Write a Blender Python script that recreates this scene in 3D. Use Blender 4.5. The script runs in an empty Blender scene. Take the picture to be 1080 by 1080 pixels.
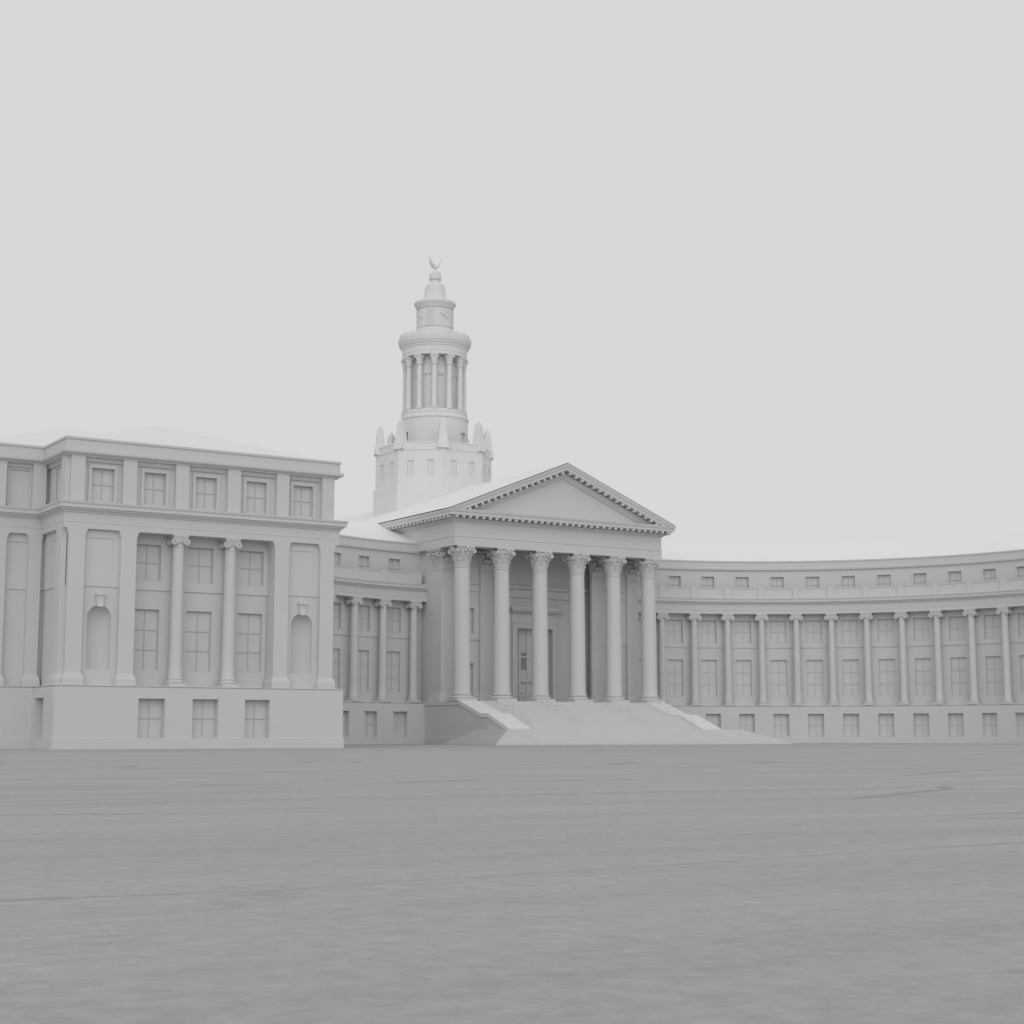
import bpy, bmesh, math
from math import sin, cos, pi, radians, sqrt, atan2
from mathutils import Vector

S = bpy.context.scene
COL = S.collection

# ------------------------------------------------------------------ materials
def mat(name, col, rough=0.85, var=0.04, scale=0.35, bump=0.0, spec=0.25):
    m = bpy.data.materials.new(name); m.use_nodes = True
    nt = m.node_tree; N = nt.nodes; L = nt.links
    b = N['Principled BSDF']; b.inputs['Roughness'].default_value = rough
    b.inputs['Specular IOR Level'].default_value = spec
    tc = N.new('ShaderNodeTexCoord'); n1 = N.new('ShaderNodeTexNoise')
    n1.inputs['Scale'].default_value = scale; n1.inputs['Detail'].default_value = 8
    n1.inputs['Roughness'].default_value = 0.6
    L.new(tc.outputs['Object'], n1.inputs['Vector'])
    r = N.new('ShaderNodeValToRGB')
    r.color_ramp.elements[0].position = 0.3; r.color_ramp.elements[1].position = 0.7
    r.color_ramp.elements[0].color = (*[c * (1 - var) for c in col], 1)
    r.color_ramp.elements[1].color = (*[min(1, c * (1 + var)) for c in col], 1)
    L.new(n1.outputs['Fac'], r.inputs['Fac']); L.new(r.outputs['Color'], b.inputs['Base Color'])
    if bump:
        n2 = N.new('ShaderNodeTexNoise'); n2.inputs['Scale'].default_value = 6; n2.inputs['Detail'].default_value = 6
        L.new(tc.outputs['Object'], n2.inputs['Vector'])
        bp = N.new('ShaderNodeBump'); bp.inputs['Strength'].default_value = bump; bp.inputs['Distance'].default_value = 0.02
        L.new(n2.outputs['Fac'], bp.inputs['Height']); L.new(bp.outputs['Normal'], b.inputs['Normal'])
    return m

STONE = mat('limestone', (0.610, 0.610, 0.616), 0.88, 0.02, 0.25, 0.15)
LIT_STONE = mat('lit_limestone', (0.71, 0.71, 0.718), 0.88, 0.02, 0.3, 0.1)  # tower limestone, lightened: brighter light up there is put into the colour
STEP = mat('step_granite', (0.61, 0.61, 0.615), 0.85, 0.03, 0.8, 0.15)
COPE = mat('coping_stone', (0.72, 0.72, 0.725), 0.85, 0.02, 0.8, 0.1)
ROOFM = mat('roof_membrane', (0.80, 0.812, 0.80), 0.9, 0.015, 0.2)
ROOF2 = mat('grey_roof_membrane', (0.765, 0.77, 0.77), 0.9, 0.015, 0.2)
GLASS = mat('frosted_pane', (0.61, 0.61, 0.62), 0.55, 0.03, 0.5, 0, 0.4)
FRAME = mat('window_frame', (0.53, 0.53, 0.54), 0.7, 0.02, 0.5)
DARKG = mat('door_glass', (0.30, 0.31, 0.32), 0.25, 0.1, 0.8, 0, 0.5)
METAL = mat('rail_metal', (0.56, 0.56, 0.57), 0.5, 0.03, 1.0)

def ground_mat():
    m = bpy.data.materials.new('plaza_paving'); m.use_nodes = True
    nt = m.node_tree; N = nt.nodes; L = nt.links
    b = N['Principled BSDF']; b.inputs['Roughness'].default_value = 0.85
    b.inputs['Specular IOR Level'].default_value = 0.2
    tc = N.new('ShaderNodeTexCoord')
    mp = N.new('ShaderNodeMapping'); mp.inputs['Rotation'].default_value = (0, 0, radians(24)); mp.inputs['Scale'].default_value = (.22, 1, 1)
    L.new(tc.outputs['Object'], mp.inputs['Vector'])
    # irregular slab joints
    nd = N.new('ShaderNodeTexNoise'); nd.inputs['Scale'].default_value = 0.5; nd.inputs['Detail'].default_value = 5
    L.new(mp.outputs['Vector'], nd.inputs['Vector'])
    vm = N.new('ShaderNodeVectorMath'); vm.operation = 'SCALE'; vm.inputs['Scale'].default_value = 0.35
    L.new(nd.outputs['Color'], vm.inputs[0])
    va = N.new('ShaderNodeVectorMath'); va.operation = 'ADD'
    L.new(mp.outputs['Vector'], va.inputs[0]); L.new(vm.outputs['Vector'], va.inputs[1])
    vo = N.new('ShaderNodeTexVoronoi'); vo.feature = 'DISTANCE_TO_EDGE'; vo.inputs['Scale'].default_value = 0.24
    L.new(va.outputs['Vector'], vo.inputs['Vector'])
    cr = N.new('ShaderNodeMapRange'); cr.inputs['From Min'].default_value = 0.0; cr.inputs['From Max'].default_value = 0.014
    cr.inputs['To Min'].default_value = 0.50; cr.inputs['To Max'].default_value = 1.0
    L.new(vo.outputs['Distance'], cr.inputs['Value'])
    # cracks only here and there
    nm = N.new('ShaderNodeTexNoise'); nm.inputs['Scale'].default_value = 0.12; nm.inputs['Detail'].default_value = 3
    L.new(mp.outputs['Vector'], nm.inputs['Vector'])
    mm = N.new('ShaderNodeMapRange'); mm.inputs['From Min'].default_value = 0.44; mm.inputs['From Max'].default_value = 0.56
    L.new(nm.outputs['Fac'], mm.inputs['Value'])
    mixc = N.new('ShaderNodeMix'); mixc.data_type = 'FLOAT'
    mixc.inputs['A'].default_value = 1.0
    L.new(mm.outputs['Result'], mixc.inputs['Factor']); L.new(cr.outputs['Result'], mixc.inputs['B'])
    # broad mottling
    n1 = N.new('ShaderNodeTexNoise'); n1.inputs['Scale'].default_value = 0.35; n1.inputs['Detail'].default_value = 10
    n1.inputs['Roughness'].default_value = 0.7
    L.new(mp.outputs['Vector'], n1.inputs['Vector'])
    r1 = N.new('ShaderNodeValToRGB')
    e = r1.color_ramp.elements
    e[0].position = 0.32; e[0].color = (0.352, 0.354, 0.347, 1)
    e[1].position = 0.68; e[1].color = (0.433, 0.434, 0.427, 1)
    L.new(n1.outputs['Fac'], r1.inputs['Fac'])
    n2 = N.new('ShaderNodeTexNoise'); n2.inputs['Scale'].default_value = 1.6; n2.inputs['Detail'].default_value = 7
    L.new(tc.outputs['Object'], n2.inputs['Vector'])
    r2 = N.new('ShaderNodeValToRGB')
    r2.color_ramp.elements[0].position = 0.35; r2.color_ramp.elements[0].color = (0.985, 1.0, 1.005, 1)
    r2.color_ramp.elements[1].position = 0.65; r2.color_ramp.elements[1].color = (1.02, 1.0, 0.975, 1)
    L.new(n2.outputs['Fac'], r2.inputs['Fac'])
    mx = N.new('ShaderNodeMix'); mx.data_type = 'RGBA'; mx.blend_type = 'MULTIPLY'; mx.inputs['Factor'].default_value = 1
    L.new(r1.outputs['Color'], mx.inputs['A']); L.new(r2.outputs['Color'], mx.inputs['B'])
    # fine grit
    n3 = N.new('ShaderNodeTexNoise'); n3.inputs['Scale'].default_value = 5; n3.inputs['Detail'].default_value = 14; n3.inputs['Roughness'].default_value = 0.82
    L.new(tc.outputs['Object'], n3.inputs['Vector'])
    m3 = N.new('ShaderNodeMapRange'); m3.inputs['From Min'].default_value = 0.3; m3.inputs['From Max'].default_value = 0.7
    m3.inputs['To Min'].default_value = 0.80; m3.inputs['To Max'].default_value = 1.20
    L.new(n3.outputs['Fac'], m3.inputs['Value'])
    mu = N.new('ShaderNodeMath'); mu.operation = 'MULTIPLY'
    L.new(m3.outputs['Result'], mu.inputs[0]); L.new(mixc.outputs['Result'], mu.inputs[1])
    vs = N.new('ShaderNodeVectorMath'); vs.operation = 'SCALE'
    L.new(mx.outputs['Result'], vs.inputs[0]); L.new(mu.outputs['Value'], vs.inputs['Scale'])
    L.new(vs.outputs['Vector'], b.inputs['Base Color'])
    bp = N.new('ShaderNodeBump'); bp.inputs['Strength'].default_value = 0.35; bp.inputs['Distance'].default_value = 0.01
    L.new(mu.outputs['Value'], bp.inputs['Height']); L.new(bp.outputs['Normal'], b.inputs['Normal'])
    return m
GROUND = ground_mat()

# ------------------------------------------------------------------ mesh builder
class MB:
    def __init__(s): s.v = []; s.f = []
    def add(s, pts): i = len(s.v); s.v += [tuple(p) for p in pts]; return i
    def face(s, pts): i = s.add(pts); s.f.append(tuple(range(i, i + len(pts))))
    def grid(s, rows, cu=False, cv=False):
        i = len(s.v); n = len(rows[0]); m = len(rows)
        for r in rows: s.v += [tuple(p) for p in r]
        for a in range(m - (0 if cv else 1)):
            for b in range(n - (0 if cu else 1)):
                a2 = (a + 1) % m; b2 = (b + 1) % n
                s.f.append((i + a * n + b, i + a * n + b2, i + a2 * n + b2, i + a2 * n + b))
    def build(s, name, m, parent=None, label=None, smooth=35, merge=True):
        me = bpy.data.meshes.new(name); me.from_pydata(s.v, [], s.f)
        bm = bmesh.new(); bm.from_mesh(me)
        if merge: bmesh.ops.remove_doubles(bm, verts=bm.verts, dist=0.0004)
        bmesh.ops.recalc_face_normals(bm, faces=bm.faces)
        bm.to_mesh(me); bm.free()
        if smooth:
            me.polygons.foreach_set('use_smooth', [True] * len(me.polygons))
            me.set_sharp_from_angle(angle=radians(smooth))
        me.materials.append(m)
        o = bpy.data.objects.new(name, me); COL.objects.link(o)
        if parent: o.parent = parent; o.matrix_parent_inverse = parent.matrix_world.inverted()
        if label: o['label'] = label
        return o

def empty(name, loc, label, cat, group=None, rz=0):
    o = bpy.data.objects.new(name, None); COL.objects.link(o)
    o.location = loc; o.rotation_euler = (0, 0, rz); o['label'] = label; o['category'] = cat
    if group: o['group'] = group
    o.empty_display_size = 0.5
    from mathutils import Matrix
    return o

# every mesh is authored in world coordinates; children get parent inverse by hand
def put(mb, name, m, parent, **k):
    o = mb.build(name, m, None, **k)
    root = parent; off = Vector((0, 0, 0)); p = parent
    while p is not None:
        if p.type == 'EMPTY': off += p.location
        p = p.parent
    for v in o.data.vertices: v.co -= off
    o.parent = parent
    return o

# frames: F(u, d, z) with d the distance outward from the wall plane
def line(ox, oy, tx, ty, nx, ny):
    return lambda u, d, z: (ox + u * tx + d * nx, oy + u * ty + d * ny, z)
def arcf(cx, cy, R, sgn=1, convex=False):
    if convex: return lambda u, d, z: (cx + (R + d) * sin(u), cy - (R + d) * cos(u), z)
    return lambda u, d, z: (cx + sgn * (R - d) * sin(u / R), cy + (R - d) * cos(u / R), z)

def lin(a, b, n): return [a + (b - a) * i / n for i in range(n + 1)]

def box(mb, F, u0, u1, d0, d1, z0, z1, nu=1, bottom=True, back=True):
    us = lin(u0, u1, nu)
    A = [(u, d1, z0) for u in us]; B = [(u, d1, z1) for u in us]
    C = [(u, d0, z1) for u in us]; D = [(u, d0, z0) for u in us]
    rows = [[F(*p) for p in r] for r in (A, B, C, D)]
    mb.grid(rows[0:2]); mb.grid(rows[1:3])
    if back: mb.grid(rows[2:4])
    if bottom: mb.grid([rows[3], rows[0]])
    for k in (0, -1): mb.face([rows[0][k], rows[1][k], rows[2][k], rows[3][k]])

def wall(mb, F, u0, u1, z0, z1, d, ops, ustep=99):
    """wall sheet at depth d with rectangular openings (ua,ub,za,zb,reveal)"""
    U = {u0, u1}; Z = {z0, z1}
    for o in ops: U |= {o[0], o[1]}; Z |= {o[2], o[3]}
    U = sorted(U); Z = sorted(Z); U2 = [U[0]]
    for a, b in zip(U, U[1:]):
        n = max(1, math.ceil((b - a) / ustep)); U2 += lin(a, b, n)[1:]
    for a, b in zip(U2, U2[1:]):
        for c, e in zip(Z, Z[1:]):
            um, zm = (a + b) / 2, (c + e) / 2
            if any(o[0] < um < o[1] and o[2] < zm < o[3] for o in ops): continue
            mb.face([F(a, d, c), F(b, d, c), F(b, d, e), F(a, d, e)])
    for (a, b, c, e, r) in ops:
        if r <= 0: continue
        n = max(1, math.ceil((b - a) / ustep))
        for ua, ub in zip(lin(a, b, n), lin(a, b, n)[1:]):
            mb.face([F(ua, d, c), F(ub, d, c), F(ub, d - r, c), F(ua, d - r, c)])
            mb.face([F(ua, d, e), F(ub, d, e), F(ub, d - r, e), F(ua, d - r, e)])
        mb.face([F(a, d, c), F(a, d, e), F(a, d - r, e), F(a, d - r, c)])
        mb.face([F(b, d, c), F(b, d, e), F(b, d - r, e), F(b, d - r, c)])

def window(F, a, b, c, e, d, cols, rows, parent, fr=0.05, mu=0.06, name='window', pane=None, nu=1):
    """frame + muntins as the window, the pane as its sub-part; d = plane of the pane"""
    m = MB(); t = 0.075
    box(m, F, a, a + fr, d - .05, d + t, c, e); box(m, F, b - fr, b, d - .05, d + t, c, e)
    box(m, F, a + fr, b - fr, d - .05, d + t, c, c + fr); box(m, F, a + fr, b - fr, d - .05, d + t, e - fr, e)
    w = (b - a - 2 * fr); h = (e - c - 2 * fr)
    zs = [c + fr + h * j / rows for j in range(rows + 1)]
    for i in range(1, cols):
        u = a + fr + w * i / cols; box(m, F, u - mu / 2, u + mu / 2, d - .05, d + t * .8, c + fr, e - fr)
    for j in range(1, rows):
        for i in range(cols):
            ua = a + fr + w * i / cols + (mu / 2 if i else 0); ub = a + fr + w * (i + 1) / cols - (mu / 2 if i < cols - 1 else 0)
            box(m, F, ua, ub, d - .05, d + t * .75, zs[j] - mu / 2, zs[j] + mu / 2)
    w_ = put(m, name, FRAME, parent, smooth=0)
    p = MB()
    us = lin(a, b, nu)
    p.grid([[F(u, d, c) for u in us], [F(u, d, e) for u in us]])
    put(p, 'pane', pane or GLASS, w_, smooth=0)
    return w_

def sweep_u(mb, F, prof, us, caps=True):
    rows = [[F(u, d, z) for u in us] for d, z in prof]
    mb.grid(rows)
    if caps:
        for k in (0, -1): mb.face([r[k] for r in rows])

def off_path(path, d):
    out = []
    n = []
    for a, b in zip(path, path[1:]):
        t = Vector((b[0] - a[0], b[1] - a[1])).normalized(); n.append(Vector((t.y, -t.x)))
    for i, p in enumerate(path):
        if i == 0: v = n[0]
        elif i == len(path) - 1: v = n[-1]
        else: v = (n[i - 1] + n[i]) / (1 + n[i - 1].dot(n[i]))
        out.append((p[0] + d * v.x, p[1] + d * v.y))
    return out
def sweep_path(mb, path, prof, caps=True):
    rows = [[(x, y, z) for x, y in off_path(path, d)] for d, z in prof]
    mb.grid(rows)
    if caps:
        for k in (0, -1): mb.face([r[k] for r in rows])

def lathe(mb, cx, cy, prof, n=24, a0=0.0):
    rows = [[(cx + r * cos(a0 + 2 * pi * k / n), cy + r * sin(a0 + 2 * pi * k / n), z) for k in range(n)] for r, z in prof]
    mb.grid(rows, cu=True)

def local(F, uc, dc):
    """frame centred on a spot of another frame: x along u, y outward, z up"""
    o = Vector(F(uc, dc, 0)); a = Vector(F(uc + .01, dc, 0)); b = Vector(F(uc, dc + .01, 0))
    t = (a - o).normalized(); n = (b - o).normalized()
    return lambda x, y, z: (o.x + x * t.x + y * n.x, o.y + x * t.y + y * n.y, z)

def lathe_l(mb, G, prof, n=24, cap=False):
    rows = [[G(r * cos(2 * pi * k / n), r * sin(2 * pi * k / n), z) for k in range(n)] for r, z in prof]
    mb.grid(rows, cu=True)

# ------------------------------------------------------------------ orders
def pilaster(F, uc, w, d0, d1, z0, z1, parent, flare=True, name='pilaster'):
    """flat pilaster: moulded base, plain shaft, flared top"""
    m = MB(); h = w / 2
    prof = [(.17, z0), (.17, z0 + .42), (.14, z0 + .47), (.12, z0 + .62), (.05, z0 + .70), (.05, z0 + .76), (0, z0 + .82)]
    if flare:
        prof += [(0, z1 - .75), (.015, z1 - .55), (.05, z1 - .35), (.11, z1 - .17), (.20, z1)]
    else: prof += [(0, z1)]
    rows = []
    for e, z in prof:
        ed = min(e, .17) if z < z0 + 1 else e * .0
        rows.append([F(uc - h - e, d0, z), F(uc - h - e, d1 + ed, z), F(uc + h + e, d1 + ed, z), F(uc + h + e, d0, z)])
    m.grid(rows)
    return put(m, name, STONE, parent, smooth=25)

def ionic(F, uc, dc, z0, z1, r, parent, mat_=None, n=20, k=1.08):
    G = local(F, uc, dc); M = mat_ or STONE
    m = MB(); zc = z1 - .95; zb = z0 + .62
    prof = []
    for i in range(9):
        t = i / 8; rr = r * (1 - .15 * t ** 1.7); prof.append((rr, zb + (zc - zb) * t))
    prof = [(r * 1.1, zb), (r * 1.04, zb + .06)] + [(a, b + .0) for a, b in prof if b > zb + .1]
    rt = r * .85
    prof += [(rt, zc), (rt * 1.08, zc + .02), (rt * 1.08, zc + .08), (rt, zc + .10), (rt, zc + .3)]
    lathe_l(m, G, prof, n)
    col = put(m, 'column', M, parent)
    b = MB()
    q = r * 1.38
    box(b, G, -q, q, -q, q, z0, z0 + .24)
    lathe_l(b, G, [(r * 1.1, z0 + .24), (r * 1.32, z0 + .25), (r * 1.38, z0 + .33), (r * 1.32, z0 + .41), (r * 1.16, z0 + .44), (r * 1.13, z0 + .5),
                  (r * 1.2, z0 + .53), (r * 1.22, z0 + .57), (r * 1.15, z0 + .62), (r * .9, z0 + .63)], n)
    put(b, 'base', M, col)
    c = MB()
    # echinus
    lathe_l(c, G, [(rt * .9, z1 - .70), (rt * 1.12, z1 - .62), (rt * 1.3, z1 - .5), (rt * 1.3, z1 - .40), (rt * .8, z1 - .39)], n)
    # volutes: scrolls running front to back, waisted in the middle
    vr = r * .62 * (k + .1) / 1.18; dep = r * 1.08; vx = r * k; vz = z1 - .22 - vr * 1.0
    for s in (-1, 1):
        ys = [-dep, -dep * .93, -dep * .6, 0, dep * .6, dep * .93, dep]
        rs = [vr, vr, vr * .8, vr * .66, vr * .8, vr, vr]
        rows = [[G(s * vx + rr * cos(2 * pi * k / 16), y, vz + rr * sin(2 * pi * k / 16)) for k in range(16)] for y, rr in zip(ys, rs)]
        c.grid(rows, cu=True)
        for y, sg in ((dep, 1), (-dep, -1)):
            # spiral fillet standing proud of the scroll's end and its eye
            c.face([G(s * vx + vr * cos(2 * pi * k / 16), y, vz + vr * sin(2 * pi * k / 16)) for k in range(16)])
            N_ = 30; inn = []; out = []
            for k in range(N_ + 1):
                t = k / N_; a = pi / 2 - s * t * 2 * pi * 1.9; R1 = vr * (1 - .72 * t); w = vr * .13 * (1 - .4 * t)
                inn.append((a, R1 - w)); out.append((a, R1))
            P = lambda a, R_, yy: G(s * vx + R_ * cos(a), yy, vz + R_ * sin(a))
            yy = y + sg * .035
            c.grid([[P(a, R_, y) for a, R_ in inn], [P(a, R_, yy) for a, R_ in inn], [P(a, R_, yy) for a, R_ in out], [P(a, R_, y) for a, R_ in out]])
            rows = [[P(2 * pi * k / 10, vr * .2 * f, y + sg * h) for k in range(10)] for f, h in ((1, 0), (.9, .05), (.4, .07))]
            c.grid(rows, cu=True)
    # canal between the scrolls and abacus
    box(c, G, -vx, vx, -dep * .93, dep * .93, vz + vr * .42, z1 - .22)
    e = vx + vr * .35
    box(c, G, -e, e, -dep * 1.03, dep * 1.03, z1 - .22, z1 - .10); box(c, G, -e - .05, e + .05, -dep * 1.1, dep * 1.1, z1 - .10, z1)
    put(c, 'capital', M, col)
    return col

def leaf(m, G, ang, r0, r1, z0, z1, w, th=.05, curl=.22):
    """acanthus leaf curling outward at the tip"""
    ca, sa = cos(ang), sin(ang); N_ = 7; rows_f = []; rows_b = []
    for i in range(N_ + 1):
        t = i / N_
        z = z0 + (z1 - z0) * (t if t < .85 else .85 + (t - .85) * -.6)
        rr = r0 + (r1 - r0) * t + curl * max(0, t - .55) ** 1.5 * 3.2
        ww = w * (.75 + .5 * sin(pi * min(1, t * 1.15) * .8)) * (1 if t < .8 else 1 - (t - .8) * 2.6)
        rf = []; rb = []
        for j in range(5):
            x = (j / 4 - .5) * ww; bulge = -abs(j / 4 - .5) * .10
            if i % 2: bulge -= .02 if j in (0, 4) else 0
            R_ = rr + bulge
            rf.append(G(ca * R_ - sa * x, sa * R_ + ca * x, z)); rb.append(G(ca * (R_ - th) - sa * x, sa * (R_ - th) + ca * x, z))
        rows_f.append(rf); rows_b.append(rb)
    m.grid(rows_f); m.grid(rows_b)
    m.grid([rows_f[-1], rows_b[-1]])
    m.grid([[r[0] for r in rows_f], [r[0] for r in rows_b]]); m.grid([[r[-1] for r in rows_f], [r[-1] for r in rows_b]])

def scroll(m, G, ang, rc, zc, rad, w):
    ca, sa = cos(ang), sin(ang)
    rows = [[G(ca * (rc + rad * k1 * cos(2 * pi * k / 12)) - sa * x, sa * (rc + rad * k1 * cos(2 * pi * k / 12)) + ca * x, zc + rad * k1 * sin(2 * pi * k / 12)) for k in range(12)]
            for x, k1 in ((-w / 2, .3), (-w / 2, .98), (-w * .2, .85), (w * .2, .85), (w / 2, .98), (w / 2, .3))]
    m.grid(rows, cu=True)

def corinth_cap(G, r, z0, z1, k=1.0, simple=False):
    """bell, two rows of leaves, corner scrolls, hollow-sided abacus"""
    c = MB(); H = z1 - z0; n = 24
    lathe_l(c, G, [(r, z0 - .02), (r * 1.09, z0 - .01), (r * 1.09, z0 + .05 * H), (r * .96, z0 + .06 * H), (r * 1.02, z0 + .25 * H), (r * 1.1, z0 + .45 * H),
                  (r * 1.24, z0 + .68 * H), (r * 1.42, z0 + .85 * H), (r * 1.3, z0 + .88 * H)], n)
    nl = 8
    for i in range(nl):
        leaf(c, G, 2 * pi * (i + .5) / nl, r * 1.0, r * 1.22, z0 + .07 * H, z0 + .42 * H, r * .66, .05 * r, .16 * r)
    if not simple:
        for i in range(nl):
            leaf(c, G, 2 * pi * i / nl, r * 1.03, r * 1.42, z0 + .12 * H, z0 + .70 * H, r * .6, .05 * r, .3 * r)
    R_ = r * 1.90
    for i in range(4):
        a = pi / 4 + i * pi / 2
        leaf(c, G, a, r * 1.22, r * 1.6, z0 + .45 * H, z0 + .84 * H, r * .42, .07 * r, .22 * r)
        scroll(c, G, a, r * 1.64, z0 + .76 * H, .11 * H, .26 * r)
        for s in (-1, 1):
            scroll(c, G, i * pi / 2 + s * .2, r * 1.33, z0 + .78 * H, .085 * H, .22 * r)
        ca, sa = cos(i * pi / 2), sin(i * pi / 2)
        rr = r * 1.5    # fleuron on each side of the abacus
        box(c, lambda x, y, z: G(ca * y - sa * x, sa * y + ca * x, z), -.14 * r, .14 * r, rr - .2 * r, rr + .06 * r, z0 + .85 * H, z0 + .985 * H)
    # abacus
    for za, zb, kk in ((z0 + .87 * H, z0 + .94 * H, .96), (z0 + .94 * H, z1, 1.03)):
        ring = []
        for i in range(4):
            a0 = pi / 4 + i * pi / 2
            p0 = Vector((cos(a0), sin(a0))) * R_ * kk; p1 = Vector((cos(a0 + pi / 2), sin(a0 + pi / 2))) * R_ * kk
            for j in range(9):
                t = .045 + .91 * j / 8; p = p0.lerp(p1, t); s = sin(pi * t)
                q = p - (p0 + p1).normalized() * s * .30 * r
                ring.append(q)
        c.grid([[G(q.x, q.y, za) for q in ring], [G(q.x, q.y, zb) for q in ring]], cu=True)
        c.face([G(q.x, q.y, za) for q in ring]); c.face([G(q.x, q.y, zb) for q in ring])
    return c

def corinthian(F, uc, dc, z0, z1, r, parent, M=None):
    M = M or STONE; G = local(F, uc, dc); m = MB()
    zb = z0 + .78; zc = z1 - 2.33; prof = [(r * 1.12, zb), (r * 1.12, zb + .05), (r * 1.05, zb + .12)]
    for i in range(1, 13):
        t = i / 12; prof.append((r * (1 - .10 * t ** 1.8), zb + (zc - zb) * t))
    lathe_l(m, G, prof, 36)
    col = put(m, 'column', M, parent)
    b = MB(); q = r * 1.36
    box(b, G, -q, q, -q, q, z0, z0 + .30)
    lathe_l(b, G, [(r * 1.1, z0 + .30), (r * 1.33, z0 + .31), (r * 1.39, z0 + .41), (r * 1.33, z0 + .51), (r * 1.17, z0 + .54), (r * 1.13, z0 + .61),
                  (r * 1.2, z0 + .64), (r * 1.25, z0 + .70), (r * 1.2, z0 + .76), (r * .9, z0 + .78)], 36)
    put(b, 'base', M, col)
    put(corinth_cap(G, r * .90, zc, z1), 'capital', M, col)
    return col

# ================================================================== camera
PIT, YAW, HC, LENS = 0.13411, 0.56387, 1.039, 57.986
cam = bpy.data.cameras.new('camera'); co = bpy.data.objects.new('camera', cam); COL.objects.link(co)
cam.lens = LENS; cam.sensor_width = 36; cam.clip_start = .1; cam.clip_end = 5000
co.location = (0, 0, HC); co.rotation_euler = (pi / 2 + PIT, 0, -YAW)
S.camera = co

# ================================================================== ground
m = MB(); nn = 48; Rg = 1800
m.face([(100 + Rg * cos(2 * pi * k / nn), 100 + Rg * sin(2 * pi * k / nn), 0) for k in range(nn)])
g = m.build('ground', GROUND, smooth=0); g['kind'] = 'structure'

# ================================================================== side pavilion (left block)
X0, X1, YF, YR, XL = 35.10, 57.66, 115.67, 121.04, 29.9
XC = (X0 + X1) / 2; YB = 141.0
pav = empty('pavilion', (XC, YF + 8, 0), 'near left corner block of the building with two scroll-topped columns between arched niches', 'building')
PATH = [(XL, YB), (XL, YR), (X0, YR), (X0, YF), (X1, YF), (X1, YB)]
def seg(i):
    a, b = PATH[i], PATH[i + 1]; t = Vector((b[0] - a[0], b[1] - a[1])).normalized()
    return line(a[0], a[1], t.x, t.y, t.y, -t.x)
def lim(i, d):
    a = PATH[i]; b = PATH[i + 1]; t = Vector((b[0] - a[0], b[1] - a[1])).normalized(); o = off_path(PATH, d)
    f = lambda p: (p[0] - a[0]) * t.x + (p[1] - a[1]) * t.y
    return f(o[i]), f(o[i + 1])
FR = line(XC, YF, 1, 0, 0, -1)
ZW, ZS, ZC, ZT = 4.5, 15.75, 17.65, 22.4
# plinth + podium
m = MB()
sweep_path(m, PATH, [(-.6, 0), (.07, 0), (.07, .775), (.0, .80)], caps=False)
bw = [(-4.13 - 1.0, -4.13 + 1.0), (-1.0, 1.0), (4.13 - 1.0, 4.13 + 1.0)]
wall(m, FR, -XC + X0, X1 - XC, .80, 4.40, 0, [(a, b, .80, 3.62, .6) for a, b in bw])
F2 = seg(2); wall(m, F2, 0, YR - YF, .80, 4.40, 0, [(.75, 2.85, .80, 3.66, .75)])
wall(m, seg(1), 0, X0 - XL, .80, 4.40, 0, []); wall(m, seg(0), 0, YB - YR, .80, 4.40, 0, []); wall(m, seg(4), 0, YB - YF, .80, 4.40, 0, [])
sweep_path(m, PATH, [(0, 4.40), (-.10, 4.41), (-.10, 4.48), (-.005, 4.49), (-.03, 4.54), (-2.4, 4.55)], caps=False)
put(m, 'podium', STONE, pav, smooth=0)
for a, b in bw: window(FR, a, b, .80, 3.62, -.6, 2, 2, pav)
window(F2, .75, 2.85, .80, 3.66, -.75, 2, 2, pav)
# main storey walls
DW, DL = -.75, -1.75
m = MB()
lg0, lg1 = -5.5, 5.5                                     # loggia between the inner pilasters
UW = [(-4.13, 1.01), (0, 1.01), (4.13, 1.01)]
zM = 11.64
wall(m, FR, lg0 - .4, lg1 + .4, 4.55, zM, DL, [(c - h, c + h, 5.74, 10.22, .28) for c, h in UW])
wall(m, FR, lg0 - .4, lg1 + .4, zM, ZS + .3, DL + .09, [(c - h, c + h, 12.35, 15.02, .34) for c, h in UW])
m.face([FR(lg0 - .4, DL, zM), FR(lg1 + .4, DL, zM), FR(lg1 + .4, DL + .09, zM), FR(lg0 - .4, DL + .09, zM)])
for s in (-1, 1):                                         # side cheeks of the loggia
    u = s * 5.62
    m.face([FR(u, DL - .1, 4.55), FR(u, -.5, 4.55), FR(u, -.5, ZS + .3), FR(u, DL - .1, ZS + .3)])
m.face([FR(-5.62, DL - .1, ZS + .02), FR(5.62, DL - .1, ZS + .02), FR(5.62, -.5, ZS + .02), FR(-5.62, -.5, ZS + .02)])
NC = [(-8.0, .89), (8.0, .89)]; nb, ns = 5.67, 9.40
fa, fb = X0 - XC + .75, X1 - XC - .75
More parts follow.
